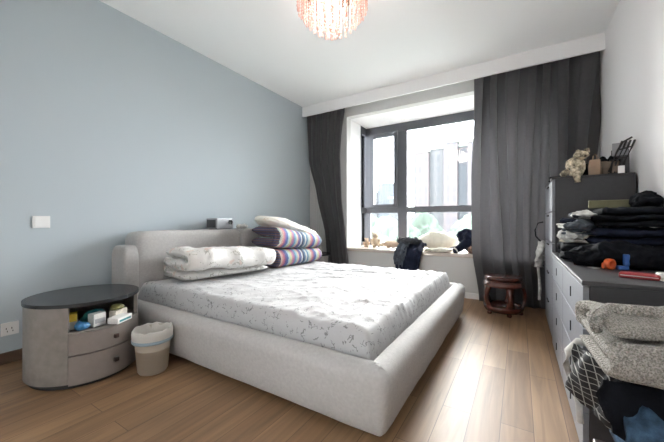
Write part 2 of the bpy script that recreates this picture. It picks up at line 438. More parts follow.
# pelmet
struct(bx('trim_pelmet', XL, XR, 3.825, 3.85, 2.592, H, M['pelmet']))
struct(bx('baseboard_left', XL, XL+.015, YB, YW, 0, .075, M['base'], bev=.003))
struct(bx('baseboard_window', XL, XR, YW-.013, YW, 0, .07, M['white_wall'], bev=.003))
struct(bx('baseboard_right', XR-.015, XR, YB, YW, 0, .075, M['base'], bev=.003))

# ------------------------------------------------------------------ window
win = struct(empty('window_1', (0, 0, 0)))
FZ0, FZ1 = SILL, 2.515
TR = 1.13; TH = .047; PT = 2.405
def bars(name, lst, parent, m=M['frame']):
    bm = bmesh.new()
    for b in lst: box(bm, *b, bev=.004, seg=1)
    return link(name, bm, m, parent, False)
y0, y1 = WY-.035, WY+.035
bars('window_frame', [
    (BX0, BX0+.07, y0, y1, FZ0, SOF), (BX1-.07, BX1, y0, y1, FZ0, SOF),
    (BX0+.07, BX1-.07, y0, y1, PT, SOF), (BX0+.07, BX1-.07, y0, y1, FZ0, FZ0+.05),
    (-1.675, -1.525, y0, y1, FZ0+.05, PT),
    (BX0+.07, -1.675, y0, y1, TR-TH, TR+TH), (-1.525, BX1-.07, y0, y1, TR-TH, TR+TH),
    (-.25, -.17, y0, y1, FZ0+.05, TR-TH), (-.25, -.17, y0, y1, TR+TH, PT)], win)
# opening casement
sash = bars('casement_sash', [
    (BX0+.07, BX0+.145, y0-.035, y1-.03, TR+TH, PT), (-1.735, -1.67, y0-.035, y1-.03, TR+TH, PT),
    (BX0+.145, -1.735, y0-.035, y1-.03, TR+TH, TR+.095), (BX0+.145, -1.735, y0-.035, y1-.03, PT-.065, PT)], win)
bm = bmesh.new(); box(bm, -1.71, -1.69, y0-.06, y0-.035, 1.66, 1.72, .003, 1); box(bm, -1.708, -1.692, y0-.075, y0-.055, 1.70, 1.83, .004, 1)
link('handle', bm, M['darkgrey'], sash)
side = bars('side_frame', [
    (BX0-.05, BX0, 4.52, 4.57, FZ0, SOF), (BX0-.05, BX0, WY-.035, WY+.035, FZ0, SOF),
    (BX0-.05, BX0, 4.57, WY-.035, FZ0, FZ0+.05), (BX0-.05, BX0, 4.57, WY-.035, PT, SOF), (BX0-.05, BX0, 4.57, WY-.035, TR-TH, TR+TH)], win)
for a in ((BX0+.145, -1.735, WY-.03, TR+.095, PT-.065), (BX0+.07, -1.675, WY, FZ0+.05, TR-TH), (-1.525, -.25, WY, FZ0+.05, TR-TH),
          (-1.525, -.25, WY, TR+TH, PT), (-.17, BX1-.07, WY, FZ0+.05, TR-TH), (-.17, BX1-.07, WY, TR+TH, PT)):
    bx('pane', a[0], a[1], a[2]-.003, a[2]+.003, a[3], a[4], M['glass'], win)
for z0, z1 in ((FZ0+.05, TR-TH), (TR+TH, PT)):
    bx('pane', BX0-.028, BX0-.022, 4.57, WY-.035, z0, z1, M['glass'], win)

# ------------------------------------------------------------------ curtains
def curtain(name, y, z1, z0, left, right, folds, amp, m, label, cat='curtain', seed=0, my=46, per=10, th=.003, slant=0):
    """left(s), right(s): x edges at s=0 top..1 bottom"""
    nx = folds*per; rows = []
    for j in range(my+1):
        s = j/my; z = z1 + (z0-z1)*s; row = []
        xl, xr = left(s), right(s)
        for i in range(nx+1):
            u = i/nx
            ph = u*folds*2*pi + slant*s*smoothstep(.35, 1, u)*u + .9*noise.noise(Vector((u*4+seed, s*1.1, seed)))*3 + .25*sin(3*s+seed)
            a = amp*(.65+.5*noise.noise(Vector((u*5, s*1.5+seed, 3))))*(.55+.45*smoothstep(0, .15, s))
            x = xl + (xr-xl)*(u + .012*sin(ph*2)) + .006*noise.noise(Vector((u*9, s*5, seed)))
            row.append(Vector((x, y + a*(sin(ph) + .28*sin(2*ph+.9))*.85 + .008*noise.noise(Vector((u*30, s*9, seed))), z)))
        rows.append(row)
    bm = bmesh.new(); g = [[bm.verts.new(p) for p in row] for row in rows]
    for a, b in zip(g, g[1:]):
        for i in range(len(a)-1): bm.faces.new((a[i], a[i+1], b[i+1], b[i]))
    bmesh.ops.solidify(bm, geom=bm.faces[:], thickness=th)
    o = link(name, bm, m); tag(o, label, cat); return o
lerp = lambda a, b, t: a+(b-a)*t
cr = empty('curtain', (.1, 3.93, 0), 0, 'wide charcoal pleated curtain hanging beside the tall chest', 'curtain')
def own(root, o, name):
    o.name = name
    for k in ('label', 'category'):
        if k in o: del o[k]
    o.parent = root; o.matrix_parent_inverse = Matrix.Translation(root.location).inverted()
own(cr, curtain('curtain', 3.925, 2.70, .012, lambda s: -.465-.02*sin(2*s)+.07*smoothstep(.75, 1, s), lambda s: lerp(.685, .66, s), 7, .07, M['curtain'], 'x', slant=5.5, seed=2.3, my=60, per=24), 'panel')
bx('hem', 0, 0, 0, 0, 0, 0, M['curtain']).name = 'tmp'
bpy.data.objects.remove(bpy.data.objects['tmp'])
cl = empty('curtain', (-2.4, 3.93, 0), 0, 'charcoal curtain swept aside at the blue wall corner beyond the bed', 'curtain')
def key(tab):
    def f(x):
        for (a, p), (b, q) in zip(tab, tab[1:]):
            if x <= b: return lerp(p, q, smoothstep(a, b, x)*.4 + .6*max(0, (x-a)/(b-a)))
        return tab[-1][1]
    return f
own(cl, curtain('curtain', 3.925, 2.70, .012, key([(0, -2.885), (.29, -2.86), (.51, -2.70), (.73, -2.555), (1, -2.47)]),
        key([(0, -2.19), (.29, -2.255), (.51, -2.235), (.73, -2.175), (1, -2.11)]), 6, .05, M['curtain'], 'x', seed=5.1, my=60, per=16), 'panel')
curtain('sheer_curtain', 4.0, 2.70, .012, lambda s: -2.90, lambda s: lerp(-2.32, -2.36, s), 12, .016, M['sheer'], 'thin pale grey voile curtain between the blue wall and the dark curtain', 'sheer curtain', seed=8, my=30)
rail = bx('curtain_rail', XL, XR, 3.955, 3.985, 2.71, H, M['white']); tag(rail, 'white curtain rail fixed to the ceiling behind the pelmet', 'curtain rail')

# ------------------------------------------------------------------ bed
bed = empty('bed', (-1.6, 2.24, 0), 0, 'low taupe upholstered double bed with a padded headboard against the blue wall', 'bed')
bed_inv = Matrix.Translation(bed.location).inverted()
def bp(o): o.parent = bed; o.matrix_parent_inverse = bed_inv; return o
BY0, BY1, FX, FH = 1.158, 3.30, -.455, .325
def rail_mesh(path, w_top, prof):
    pass
def frame_loop():
    """U-shaped padded rail: near side, foot, far side, with rounded outer corners, leaning inward towards the floor"""
    pts = [(-2.62, BY0)]; r = .055
    for k in range(0, 9):
        a = -pi/2 + (pi/2)*k/8; pts.append((FX-r + r*cos(a), BY0+r + r*sin(a)))
    for k in range(0, 9):
        a = (pi/2)*k/8; pts.append((FX-r + r*cos(a), BY1-r + r*sin(a)))
    pts.append((-2.62, BY1))
    # resample
    P = [Vector((*p, 0)) for p in pts]; out = [P[0]]
    for a, b in zip(P, P[1:]):
        n = max(1, int((b-a).length/.06))
        for i in range(1, n+1): out.append(a.lerp(b, i/n))
    W = .135
    # section: (inward offset, z)
    sec = [(.085, .035), (.045, .03), (.026, .05), (.012, .14), (.003, .23), (0, .27), (.006, .295), (.022, .315), (.045, FH), (.075, FH+.003), (.105, FH-.006), (W-.008, FH-.03), (W, FH-.06), (W, .2), (W, .035)]
    bm = bmesh.new(); rings = []
    for i, p in enumerate(out):
        d = (out[min(i+1, len(out)-1)] - out[max(i-1, 0)]).normalized(); nn = Vector((-d.y, d.x, 0))
        ring = []
        for o, z in sec:
            q = p + nn*o; q.z = z
            q += Vector((noise.noise(q*7), noise.noise(q*7+Vector((5, 0, 0))), noise.noise(q*6+Vector((0, 9, 0)))))*.0035
            ring.append(bm.verts.new(q))
        rings.append(ring)
    for a, b in zip(rings, rings[1:]):
        for k in range(len(sec)): bm.faces.new((a[k], a[(k+1) % len(sec)], b[(k+1) % len(sec)], b[k]))
    bm.faces.new(rings[0]); bm.faces.new(rings[-1][::-1])
    return link('frame', bm, M['linen'])
bp(frame_loop())
bp(bx('slat_base', -2.62, FX-.13, BY0+.13, BY1-.13, .10, .15, M['linen_dark']))
for (x, y) in ((-2.45, 1.42), (-2.45, 3.05), (-.75, 1.42), (-.75, 3.05)): bp(bx('leg', x-.03, x+.03, y-.03, y+.03, 0, .10, M['plinth']))
bp(bx('headboard_back', XL+.012, -2.74, BY0+.1, BY1-.1, .05, .70, M['linen'], bev=.02))
JY = 2.36
def pad(name, yc0, yc1, z0, z1, x0, x1, seed):
    # headboard cushion hanging over the back: rounded top, belly towards the room
    o = softbox(name, x1-x0, yc1-yc0, z1-z0, M['linen'], None, ((x0+x1)/2, (yc0+yc1)/2, z0), e=11, n=28, amp=.006, sc=5, seed=seed, base=False)
    return bp(o)
pad('headboard_cushion', 1.27, JY+.003, .31, .862, -2.895, -2.645, 1)
pad('headboard_cushion', JY-.003, 3.23, .31, .862, -2.895, -2.645, 2)
for (a, b) in ((1.175, 1.30), (3.17, 3.295)):
    bp(softbox('side_bolster', .235, b-a, .70, M['linen'], None, (-2.775, (a+b)/2, .05), e=7, n=20, amp=.003, sc=6, seed=a))

# ---- mattress with its fitted floral sheet
def mattress():
    x0, x1, y0_, y1_, z0, z1 = -2.64, -.60, BY0+.135, BY1-.135, .152, .435
    NX, NY = 120, 110; bm = bmesh.new(); r = .05
    cx, cy = (x0+x1)/2, (y0_+y1_)/2
    def top(u, v):
        x = lerp(x0, x1, u); y = lerp(y0_, y1_, v)
        # creases pulled from the foot end towards the pillows
        dx, dy = x-(-.55), y-(2.9)
        ang = math.atan2(dy, -dx); rad = math.hypot(dx, dy)
        q = Vector((x, y, 0))
        wig = .35*noise.noise(q*1.6)
        w = 0
        w += .019*max(0, ridged(Vector((ang*4.2+wig, rad*.45, 1.0)), 2.6, 2))**4*smoothstep(2.6, .5, rad)
        w += .008*max(0, ridged(Vector(((x*.55+y*1.0)*1.5+wig, (x-y)*.4, 4.0)), 3.6, 5))**5
        w += .006*max(0, ridged(Vector(((x*.9-y*.5)*2.3+wig, (x+y)*.7, 9.0)), 4.2, 8))**4
        w += .003*fbm(q, 7, 3) + .022*fbm(q, 1.6, 6, 2)
        return x, y, w
    ring_prev = None
    V = [[None]*(NY+1) for _ in range(NX+1)]
    for i in range(NX+1):
        for j in range(NY+1):
            x, y, w = top(i/NX, j/NY)
            e = min(x-x0, x1-x, y-y0_, y1_-y)
            drop = 0
            if e < r: drop = r - math.sqrt(max(0, r*r-(r-e)**2))
            V[i][j] = bm.verts.new((x, y, z1 - drop + w))
    for i in range(NX):
        for j in range(NY): bm.faces.new((V[i][j], V[i+1][j], V[i+1][j+1], V[i][j+1]))
    loop = [V[i][0] for i in range(NX)] + [V[NX][j] for j in range(NY)] + [V[i][NY] for i in range(NX, 0, -1)] + [V[0][j] for j in range(NY, 0, -1)]
    prev = loop
    for k in range(1, 9):
        s = k/8; cur = []
        for idx, v in enumerate(loop):
            z = lerp(v.co.z, z0, s); bul = .016*sin(pi*min(1, s*1.1)) + .007*noise.noise(Vector((v.co.x*5, v.co.y*5, z*9)))
            x = v.co.x + (bul if v.co.x > cx+.9*(x1-cx) else (-bul if v.co.x < cx-.999*(x1-cx) else 0))
            y = v.co.y + (bul if v.co.y > cy+.99*(y1_-cy) else (-bul if v.co.y < cy-.99*(y1_-cy) else 0))
            cur.append(bm.verts.new((x, y, z)))
        n = len(loop)
        for a in range(n): bm.faces.new((prev[a], prev[(a+1) % n], cur[(a+1) % n], cur[a]))
        prev = cur
    bm.faces.new(prev)
    o = link('mattress', bm, M['sheet'])
    return tag(o, 'thick mattress in a wrinkled white sheet printed with grey twigs on the bed', 'mattress')
mattress()

# ---- folded quilt near the pillow end
o = folded('folded_quilt', .86, .48, 3, .085, M['quilt'], loc=(-2.36, 1.87, .45), rot=(0, 0, R(-9)), amp=.024, sc=5, seed=3, jit=.06, sag=.05, start=-1, gap=.97, ridge=.014, my=50)
tag(o, 'white floral quilt folded thick, lying on the bed before the headboard', 'quilt')
# ---- two striped blankets and a pillow
for k, (z, L, yc, sd) in enumerate(((.45, .76, 2.79, 11), (.636, .80, 2.76, 23))):
    o = folded('striped_blanket', L, .46, 2, .092 if k == 0 else .102, [M['stripe'], M['rolled']], loc=(-2.37-.01*k, yc, z), rot=(R(0 if k == 0 else -5), 0, R(-4+3*k)), amp=.014, sc=4, seed=sd, jit=.03, sag=.05, start=1, gap=.98, my=40)
    tag(o, ('striped multicolour blanket folded directly on the bed, the lower of two', 'striped multicolour blanket folded on another one, under a cream pillow')[k], 'blanket', 'striped blankets on the bed')
o = softbox('pillow', .46, .96, .17, M['pillow'], None, (-2.40, 2.86, .775), (R(-15), R(2), R(-4)), e=2.6, n=30, amp=.012, sc=5, seed=4, ridge=.008, rs=5, pinch=.5)
tag(o, 'cream floral pillow lying tilted on top of the folded striped blankets', 'pillow')

# ---- projector on the headboard
pj = empty('projector', (-2.76, 2.16, .862), R(8), 'small grey box projector with a round lens standing on top of the headboard', 'projector')
bx('body', -.075, .075, -.125, .125, .004, .118, M['silver'], pj, bev=.012)
bm = bmesh.new()
for z in (.03, .045, .06, .075, .09): box(bm, -.055, .055, -.128, -.122, z, z+.006)
box(bm, -.06, .06, -.127, -.120, .02, .10); link('vent_grille', bm, M['darkgrey'], pj, False)
bm = bmesh.new(); lathe(bm, [(.0, 0), (.026, 0), (.026, .014), (.02, .014), (.017, .008), (.0, .008)], 24)
link('lens', bm, M['lens'], pj, loc=(.073, .07, .075), rot=(0, R(90), 0))
bx('foot', -.06, .06, -.1, .1, 0, .005, M['darkgrey'], pj)
o = lump('crumpled_cloth', (-2.74, 2.44, .885), (.05, .06, .03), M['whitecard'], seed=31, amp=.02, ridge=.02, sc=22, floor=.861, sub=4)
tag(o, 'small crumpled white cloth on the headboard beside the cream pillow', 'cloth')

# ------------------------------------------------------------------ nightstands
def arc_shell(bm, a, b, z0, z1, t0, t1, th, n=26, c=0):
    A, B = [], []
    V = []
    for i in range(n+1):
        t = lerp(t0, t1, i/n); cs, sn = cos(t), sin(t)
        V.append([bm.verts.new((r1*cs, r2*sn, z)) for (r1, r2, z) in ((a, b, z0), (a, b, z1), (a-th, b-th, z1), (a-th, b-th, z0))])
    for p, q in zip(V, V[1:]):
        for k in range(4): bm.faces.new((p[k], p[(k+1) % 4], q[(k+1) % 4], q[k]))
    bm.faces.new(V[0]); bm.faces.new(V[-1][::-1])
def disc(bm, a, b, z0, z1, n=64):
    lo = [bm.verts.new((a*cos(2*pi*i/n), b*sin(2*pi*i/n), z0)) for i in range(n)]
    hi = [bm.verts.new((a*cos(2*pi*i/n), b*sin(2*pi*i/n), z1)) for i in range(n)]
    bm.faces.new(lo[::-1]); bm.faces.new(hi)
    for i in range(n): bm.faces.new((lo[i], lo[(i+1) % n], hi[(i+1) % n], hi[i]))
def flat_link(name, bm, m, parent=None, **k):
    o = link(name, bm, m, parent, True, **k)
    bpy_mod = o.modifiers.new('edge', 'EDGE_SPLIT'); bpy_mod.split_angle = R(35); return o
def nightstand(loc, rz, label, A=.29, B=.285):
    ns = empty('nightstand', loc, rz, label, 'nightstand', 'round bedside tables')
    T0, T1, N1 = R(-35), R(66), R(56)
    bm = bmesh.new(); disc(bm, A*.93, B*.93, 0, .03); flat_link('plinth', bm, M['plinth'], ns)
    bm = bmesh.new(); disc(bm, A-.02, B-.02, .03, .312); flat_link('carcass', bm, M['nightwood'], ns)
    bm = bmesh.new(); arc_shell(bm, A, B, .03, .312, T1, T0+2*pi, .0195, 60)
    arc_shell(bm, A, B, .312, .462, N1, T0+2*pi, .02, 60); arc_shell(bm, A, B, .312, .318, T0, N1, .03, 30)
    flat_link('side_panel', bm, M['nightwood'], ns)
    bm = bmesh.new(); disc(bm, A+.006, B+.006, .462, .482); flat_link('top', bm, M['blackglass'], ns)
    for z0, z1, zk in ((.022, .184, .107), (.190, .309, .25)):
        bm = bmesh.new(); arc_shell(bm, A+.003, B+.003, z0, z1, T0+.01, T1-.01, .02, 40); d = flat_link('drawer', bm, M['nightdrawer'], ns)
        t = R(10); r = A+.004
        k = bmesh.new(); box(k, 0, .02, -.013, .013, -.013, .013, .004, 1)
        kk = link('knob', k, M['brown'], d, False, (r*cos(t), r*sin(t), zk), (0, 0, t))
    return ns
nightstand((-2.39, .83, 0), 0, 'round taupe bedside table with black glass top and filled open shelf beside the bin')
nightstand((-2.56, 3.61, 0), R(40), 'round taupe bedside table half hidden between the striped blankets and the swept curtain', .25, .25)
# ---- things in the open shelf
def carton(name, c, s, rz, m, label, cat, rx=0, strip=None):
    r = empty(name, c, rz, label, cat) if strip else None
    bm = bmesh.new(); box(bm, -s[0]/2, s[0]/2, -s[1]/2, s[1]/2, 0, s[2], .002, 1)
    if not r:
        o = link(name, bm, m, None, False, c, (rx, 0, rz)); return tag(o, label, cat)
    link('carton_body', bm, m, r, False)
    bm = bmesh.new(); box(bm, s[0]/2-.0005, s[0]/2+.001, -s[1]*.4, s[1]*.4, s[2]*.25, s[2]*.6); link('printed_panel', bm, strip, r, False)
    return r
SZ = .318
carton('carton', (-2.235, .712, SZ+.045), (.05, .045, .045), R(-20), M['yellow'], 'small yellow carton standing on a pale one at the near end of the bedside shelf', 'carton')
carton('carton', (-2.235, .712, SZ), (.06, .05, .045), R(-20), M['whitecard'], 'small pale carton under the yellow carton in the bedside shelf', 'carton')
o = lump('foil_packet', (-2.165, .735, SZ+.02), (.03, .035, .022), M['bluepack'], seed=3, amp=.012, ridge=.008, sc=25, floor=SZ, sub=4); tag(o, 'crumpled blue packet in front of the yellow carton on the bedside shelf', 'packet')
carton('medicine_box', (-2.18, .815, SZ), (.055, .07, .075), R(12), M['whitecard'], 'white medicine box standing in the middle of the bedside shelf', 'box', strip=M['silver'])
o = lump('foil_packet', (-2.27, .83, SZ+.035), (.04, .06, .045), M['teal'], seed=8, amp=.012, ridge=.012, sc=22, floor=SZ, sub=4); tag(o, 'teal blue packet behind the white medicine box on the bedside shelf', 'packet')
carton('tissue_pack', (-2.145, .925, SZ), (.07, .12, .035), R(28), M['white'], 'flat white tissue pack lying at the front of the bedside shelf', 'tissue pack', strip=M['teal'])
carton('carton', (-2.215, .945, SZ), (.05, .09, .06), R(24), M['creamshirt'], 'cream carton behind the flat white tissue pack on the bedside shelf', 'carton')
o = lump('snack_packet', (-2.225, .945, SZ+.075), (.025, .035, .017), M['darkpack'], seed=12, amp=.01, ridge=.006, sc=30, floor=SZ+.06, sub=4); tag(o, 'black and yellow packet lying on the cream carton in the bedside shelf', 'packet')

# far nightstand ornament
o = lump('plush_toy', (-2.43, 3.50, .53), (.05, .06, .05), M['spotplush'], seed=41, amp=.02, ridge=.02, sc=16, floor=.4825, sub=4); tag(o, 'small mottled beige soft toy on the bedside table beyond the blankets', 'soft toy')

# ------------------------------------------------------------------ waste bin
wb = empty('waste_bin', (-1.985, 1.043, 0), 0, 'small cream waste bin with a bag folded over its rim beside the bed', 'bin')
bm = bmesh.new(); lathe(bm, [(0, .002), (.070, .002), (.077, .0), (.081, .006), (.108, .255), (.111, .262), (.106, .262), (.085, .012), (0, .012)], 40); link('bucket', bm, M['bin'], wb)
bm = bmesh.new(); prof = []
rings = []
for k, (r, z) in enumerate([(.09, .14), (.1, .22), (.105, .266), (.110, .271), (.115, .266), (.117, .245), (.115, .225), (.112, .20)]):
    ring = []
    for i in range(64):
        t = 2*pi*i/64; w = .0035*noise.noise(Vector((cos(t)*4, sin(t)*4, z*12)))*3
        zz = z + (.012*noise.noise(Vector((cos(t)*3, sin(t)*3, 5))) if k in (2, 3, 4, 7) else 0)
        ring.append(bm.verts.new(((r+w*.4)*cos(t), (r+w*.4)*sin(t), zz)))
    rings.append(ring)
for a, b in zip(rings, rings[1:]):
    for i in range(64): bm.faces.new((a[i], a[(i+1) % 64], b[(i+1) % 64], b[i]))
lin = link('bin_liner', bm, M['liner'], wb)
bm = bmesh.new(); lathe(bm, [(.113, .194), (.1165, .198), (.1175, .211), (.115, .215)], 48); link('blue_band', bm, M['bluetape'], lin)

# ------------------------------------------------------------------ wall fittings
sw = empty('light_switch', (XL, .752, .90), 0, 'square white light switch on the blue wall above the bedside table', 'switch')
bx('plate', 0, .009, -.048, .048, 0, .086, M['white'], sw, bev=.003)
bx('rocker', .009, .012, -.036, .036, .009, .077, M['white'], sw, bev=.001)
so = empty('wall_socket', (XL, .595, .185), 0, 'white wall socket low on the blue wall beside the bedside table', 'socket')
bx('plate', 0, .009, -.043, .043, 0, .086, M['white'], so, bev=.003)
bm = bmesh.new()
for a in (-.02, .006): box(bm, .0085, .0095, a, a+.004, .04, .052)
for a in (-.015, .011): box(bm, .0085, .0095, a, a+.004, .022, .032)
link('socket_hole', bm, M['socket'], so, False)

# ------------------------------------------------------------------ chests
def chest(name, x0, x1, ya, yb, h, rows, cols, label, tall):
    c = empty(name, (x0, (ya+yb)/2, 0), 0, label, 'chest of drawers'); cy = (ya+yb)/2; W = x1-x0; L = yb-ya
    bx('carcass', .02, W, -L/2, L/2, .04 if tall else .02, h-.018, M['chest_side'], c, bev=.002)
    bx('top', -.004, W, -L/2-.002, L/2+.002, h-.018, h, M['chest_side'], c, bev=.004)
    bx('plinth', .04, W, -L/2+.02, L/2-.02, 0, .04 if tall else .02, M['plinth'], c)
    zb, zt = (.055 if tall else .025), h-.022
    dh = (zt-zb)/rows; dw = L/cols
    for r in range(rows):
        for k in range(cols):
            a, b = -L/2+k*dw, -L/2+(k+1)*dw; z0, z1 = zb+r*dh, zb+(r+1)*dh
            ds = bx('drawer', 0, .019, a+.0025, b-.0025, z0+.0025, z1-.003, M['chest_front'], c, bev=.0015)
            zc = (z0+z1)/2; ym = (a+b)/2
            bm = bmesh.new()
            if tall:
                box(bm, -.009, .001, ym-.07, ym+.07, z1-.034, z1-.022, .003, 1)
            else:
                box(bm, -.004, .001, ym-.0035, ym+.0035, zc-.024, zc+.024, .001, 1)
            link('handle', bm, M['plinth'], ds, False)
    return c
chest('tall_chest', .2145, XR-.017, 2.86, 3.56, 1.285, 5, 1, 'tall dark grey chest of five drawers beside the wide curtain', True)
chest('low_dresser', .2145, XR-.017, 1.54, 2.85, .714, 4, 2, 'long low grey dresser with eight drawers under the heap of clothes', False)

# ------------------------------------------------------------------ on the tall chest
TZ = 1.285
pt = empty('plush_toy', (.37, 2.95, TZ), 0, 'mottled cream soft toy slumped over the edge of the tall chest', 'soft toy')
lump('body', (0, 0, .075), (.055, .055, .085), M['spotplush'], pt, seed=3, amp=.015, ridge=.01, sc=20, floor=None, sub=4)
lump('head', (.03, 0, .165), (.045, .042, .038), M['spotplush'], pt, seed=5, amp=.01, ridge=.008, sc=22, sub=4)
bm = bmesh.new(); tube(bm, [(-.02, -.05, .06), (-.015, -.085, .045), (-.01, -.112, .005), (-.005, -.116, -.05)], [.022, .026, .026, .018], 10); link('leg', bm, M['spotplush'], pt)
bm = bmesh.new(); tube(bm, [(-.04, 0, .05), (-.075, -.02, .03), (-.095, -.03, .02)], [.025, .024, .014], 10); link('leg', bm, M['spotplush'], pt)
bm = bmesh.new(); tube(bm, [(.05, -.01, .2), (.07, -.005, .205), (.075, 0, .18)], [.01, .014, .008], 8); link('ear', bm, M['spotplush'], pt)
bm = bmesh.new()
tube(bm, [(.35, 2.99, TZ+.006), (.30, 2.98, TZ+.012), (.26, 2.95, TZ+.008), (.225, 2.93, TZ+.007), (.206, 2.92, TZ+.004), (.2, 2.918, TZ-.03)], .006, 8)
tag(link('strap', bm, M['black']), 'thin black strap trailing to the front corner of the tall chest', 'strap')
o = lump('black_pouch', (.475, 3.06, TZ+.05), (.05, .06, .055), M['black'], seed=6, amp=.015, ridge=.01, sc=12, floor=TZ+.001, sub=4); tag(o, 'black pouch between the soft toy and the tan paper bag', 'pouch')
def paper_bag(loc, s, rz, m, mt, label):
    r = empty('paper_bag', loc, rz, label, 'bag')
    bm = bmesh.new(); w, d, h = s
    lo = [bm.verts.new(p) for p in ((-w/2, -d/2, 0), (w/2, -d/2, 0), (w/2, d/2, 0), (-w/2, d/2, 0))]
    mi = [bm.verts.new((v.co.x*1.03, v.co.y*1.02, h*.55)) for v in lo]
    hi = [bm.verts.new((v.co.x*.92, v.co.y*.45, h)) for v in lo]
    for a, b in ((lo, mi), (mi, hi)):
        for i in range(4): bm.faces.new((a[i], a[(i+1) % 4], b[(i+1) % 4], b[i]))
    bm.faces.new(lo[::-1]); bm.faces.new(hi)
    link('bag_body', bm, m, r, False)
    if mt: lump('stuffing', (0, .01, h+.01), (w*.48, d*.4, .028), mt, r, seed=int(w*1000), amp=.012, ridge=.01, sc=22, sub=4)
    else:
        bm = bmesh.new(); tube(bm, [(-w*.2, 0, h-.01), (-w*.15, 0, h+.03), (0, 0, h+.04), (w*.15, 0, h+.03), (w*.2, 0, h-.01)], .004, 6); link('handle', bm, m, r)
    return r
paper_bag((.478, 2.935, TZ), (.065, .05, .12), R(-20), M['kraft'], None, 'tan paper bag standing behind the soft toy on the tall chest')
paper_bag((.578, 2.945, TZ), (.075, .06, .10), R(-25), M['kraft_dark'], M['black'], 'brown paper bag with black cloth on top on the tall chest')
paper_bag((.548, 3.07, TZ), (.08, .06, .12), R(-10), M['kraft_dark'], M['black'], 'dark brown bag behind the other bags on the tall chest')
# leaning panels and a wire rack
r = empty('panel_frame', (.655, 2.985, TZ), 0, 'dark framed panel leaning on the white wall on the tall chest', 'frame')
bm = bmesh.new(); box(bm, -.075, .022, -.006, .006, 0, .19, .002, 1); link('backing', bm, M['darkgrey'], r, False, rot=(R(-6), 0, R(-6)))
bm = bmesh.new(); box(bm, -.07, .018, -.009, -.004, .145, .24, .001, 1); link('pale_card', bm, M['silver'], r, False, rot=(R(-6), 0, R(-6)))
bm = bmesh.new()
for k in range(4):
    x = -.045+.022*k
    tube(bm, [(x-.02, -.02, .0), (x-.012, -.02, .08), (x+.03, -.015, .19), (x+.045, -.01, .235)], .0065, 6)
tube(bm, [(-.075, -.022, .02), (-.03, -.022, .16), (.0, -.02, .225), (.05, -.015, .255)], .007, 6)
tube(bm, [(-.07, -.024, .1), (.03, -.02, .12)], .005, 6); tube(bm, [(-.03, -.022, .17), (.05, -.018, .19)], .005, 6)
box(bm, -.08, .02, -.035, .0, 0, .01)
tag(link('wire_rack', bm, M['plinth'], None, True, (.625, 2.935, TZ)), 'black slanted wire rack beside the leaning dark panel on the tall chest', 'rack')
carton('white_card', (.612, 2.885, TZ), (.035, .012, .055), R(-5), M['white'], 'small white card standing before the black wire rack', 'card')

# ------------------------------------------------------------------ clothes heap on the low dresser
DZ = .714
def heap(items):
    for (nm, c, L, W, n, t, m, rz, sd, lab, cat, kw) in items:
        o = folded(nm, L, W, n, t, M[m], loc=c, rot=(0, 0, R(rz)), seed=sd, **kw); tag(o, lab, cat)
K = dict(amp=.012, sc=9, jit=.06, ridge=.010, my=30)
G = None
heap([
    ('folded_trousers', (.425, 2.36, DZ), .44, .40, 2, .048, 'black', 84, 51, 'black trousers folded flat, lowest of the heap on the low dresser', 'trousers', K),
    ('folded_shirt', (.365, 2.46, DZ+.097), .26, .34, 2, .026, 'creamshirt', 76, 52, 'cream shirt whose pale folds stick out low in the dresser heap', 'shirt', K),
    ('folded_jumper', (.52, 2.34, DZ+.097), .33, .40, 2, .052, 'navy', 95, 53, 'navy jumper folded above the black trousers in the dresser heap', 'jumper', K),
    ('folded_shirt', (.36, 2.43, DZ+.150), .25, .30, 2, .018, 'slate', 84, 54, 'slate blue shirt folded on the cream shirt in the dresser heap', 'shirt', K),
    ('folded_shirt', (.345, 2.47, DZ+.187), .24, .30, 2, .018, 'paleshirt', 92, 55, 'pale grey shirt whose edge pokes out of the dresser heap below the navy one', 'shirt', K),
    ('folded_jacket', (.53, 2.34, DZ+.203), .33, .42, 2, .032, 'black', 92, 56, 'black jacket folded under the top garments of the dresser heap', 'jacket', K),
    ('folded_shirt', (.365, 2.46, DZ+.224), .26, .28, 1, .028, 'navy', 82, 57, 'navy shirt lying above the pale grey one in the dresser heap', 'shirt', K),
    ('folded_shirt', (.40, 2.42, DZ+.253), .24, .30, 1, .026, 'charcoal', 88, 58, 'charcoal grey shirt lying near the top of the dresser heap', 'shirt', K),
    ('folded_jumper', (.545, 2.36, DZ+.268), .30, .40, 1, .045, 'black', 90, 59, 'black jumper folded at the top of the dresser heap beside the olive board', 'jumper', K),
])
o = lump('rolled_shirt', (.305, 2.33, DZ+.205), (.07, .10, .024), M['slate'], seed=77, amp=.02, ridge=.02, sc=18, sub=5); tag(o, 'crumpled slate shirt hanging out at the side of the dresser heap', 'shirt')
o = lump('crumpled_shirt', (.285, 2.40, DZ+.145), (.055, .09, .028), M['paleshirt'], seed=79, amp=.02, ridge=.022, sc=20, sub=5); tag(o, 'crumpled white shirt sticking out beside the cream one in the dresser heap', 'shirt')
o = lump('crumpled_shirt', (.335, 2.37, DZ+.272), (.06, .10, .016), M['paleshirt'], seed=81, amp=.015, ridge=.012, sc=16, sub=5); tag(o, 'thin light grey shirt rolled on top at the side of the dresser heap', 'shirt')
o = lump('crumpled_shirt', (.27, 2.45, DZ+.235), (.05, .09, .015), M['navy'], seed=83, amp=.012, ridge=.012, sc=16, sub=5); tag(o, 'navy sleeve end sticking out furthest from the dresser heap', 'shirt')
bm = bmesh.new(); box(bm, -.10, .10, -.012, .012, 0, .05, .003, 1)
tag(link('olive_board', bm, M['olive'], None, False, (.49, 2.60, 1.035), (R(8), 0, R(-3))), 'flat olive card box lying on top of the dresser heap', 'box')
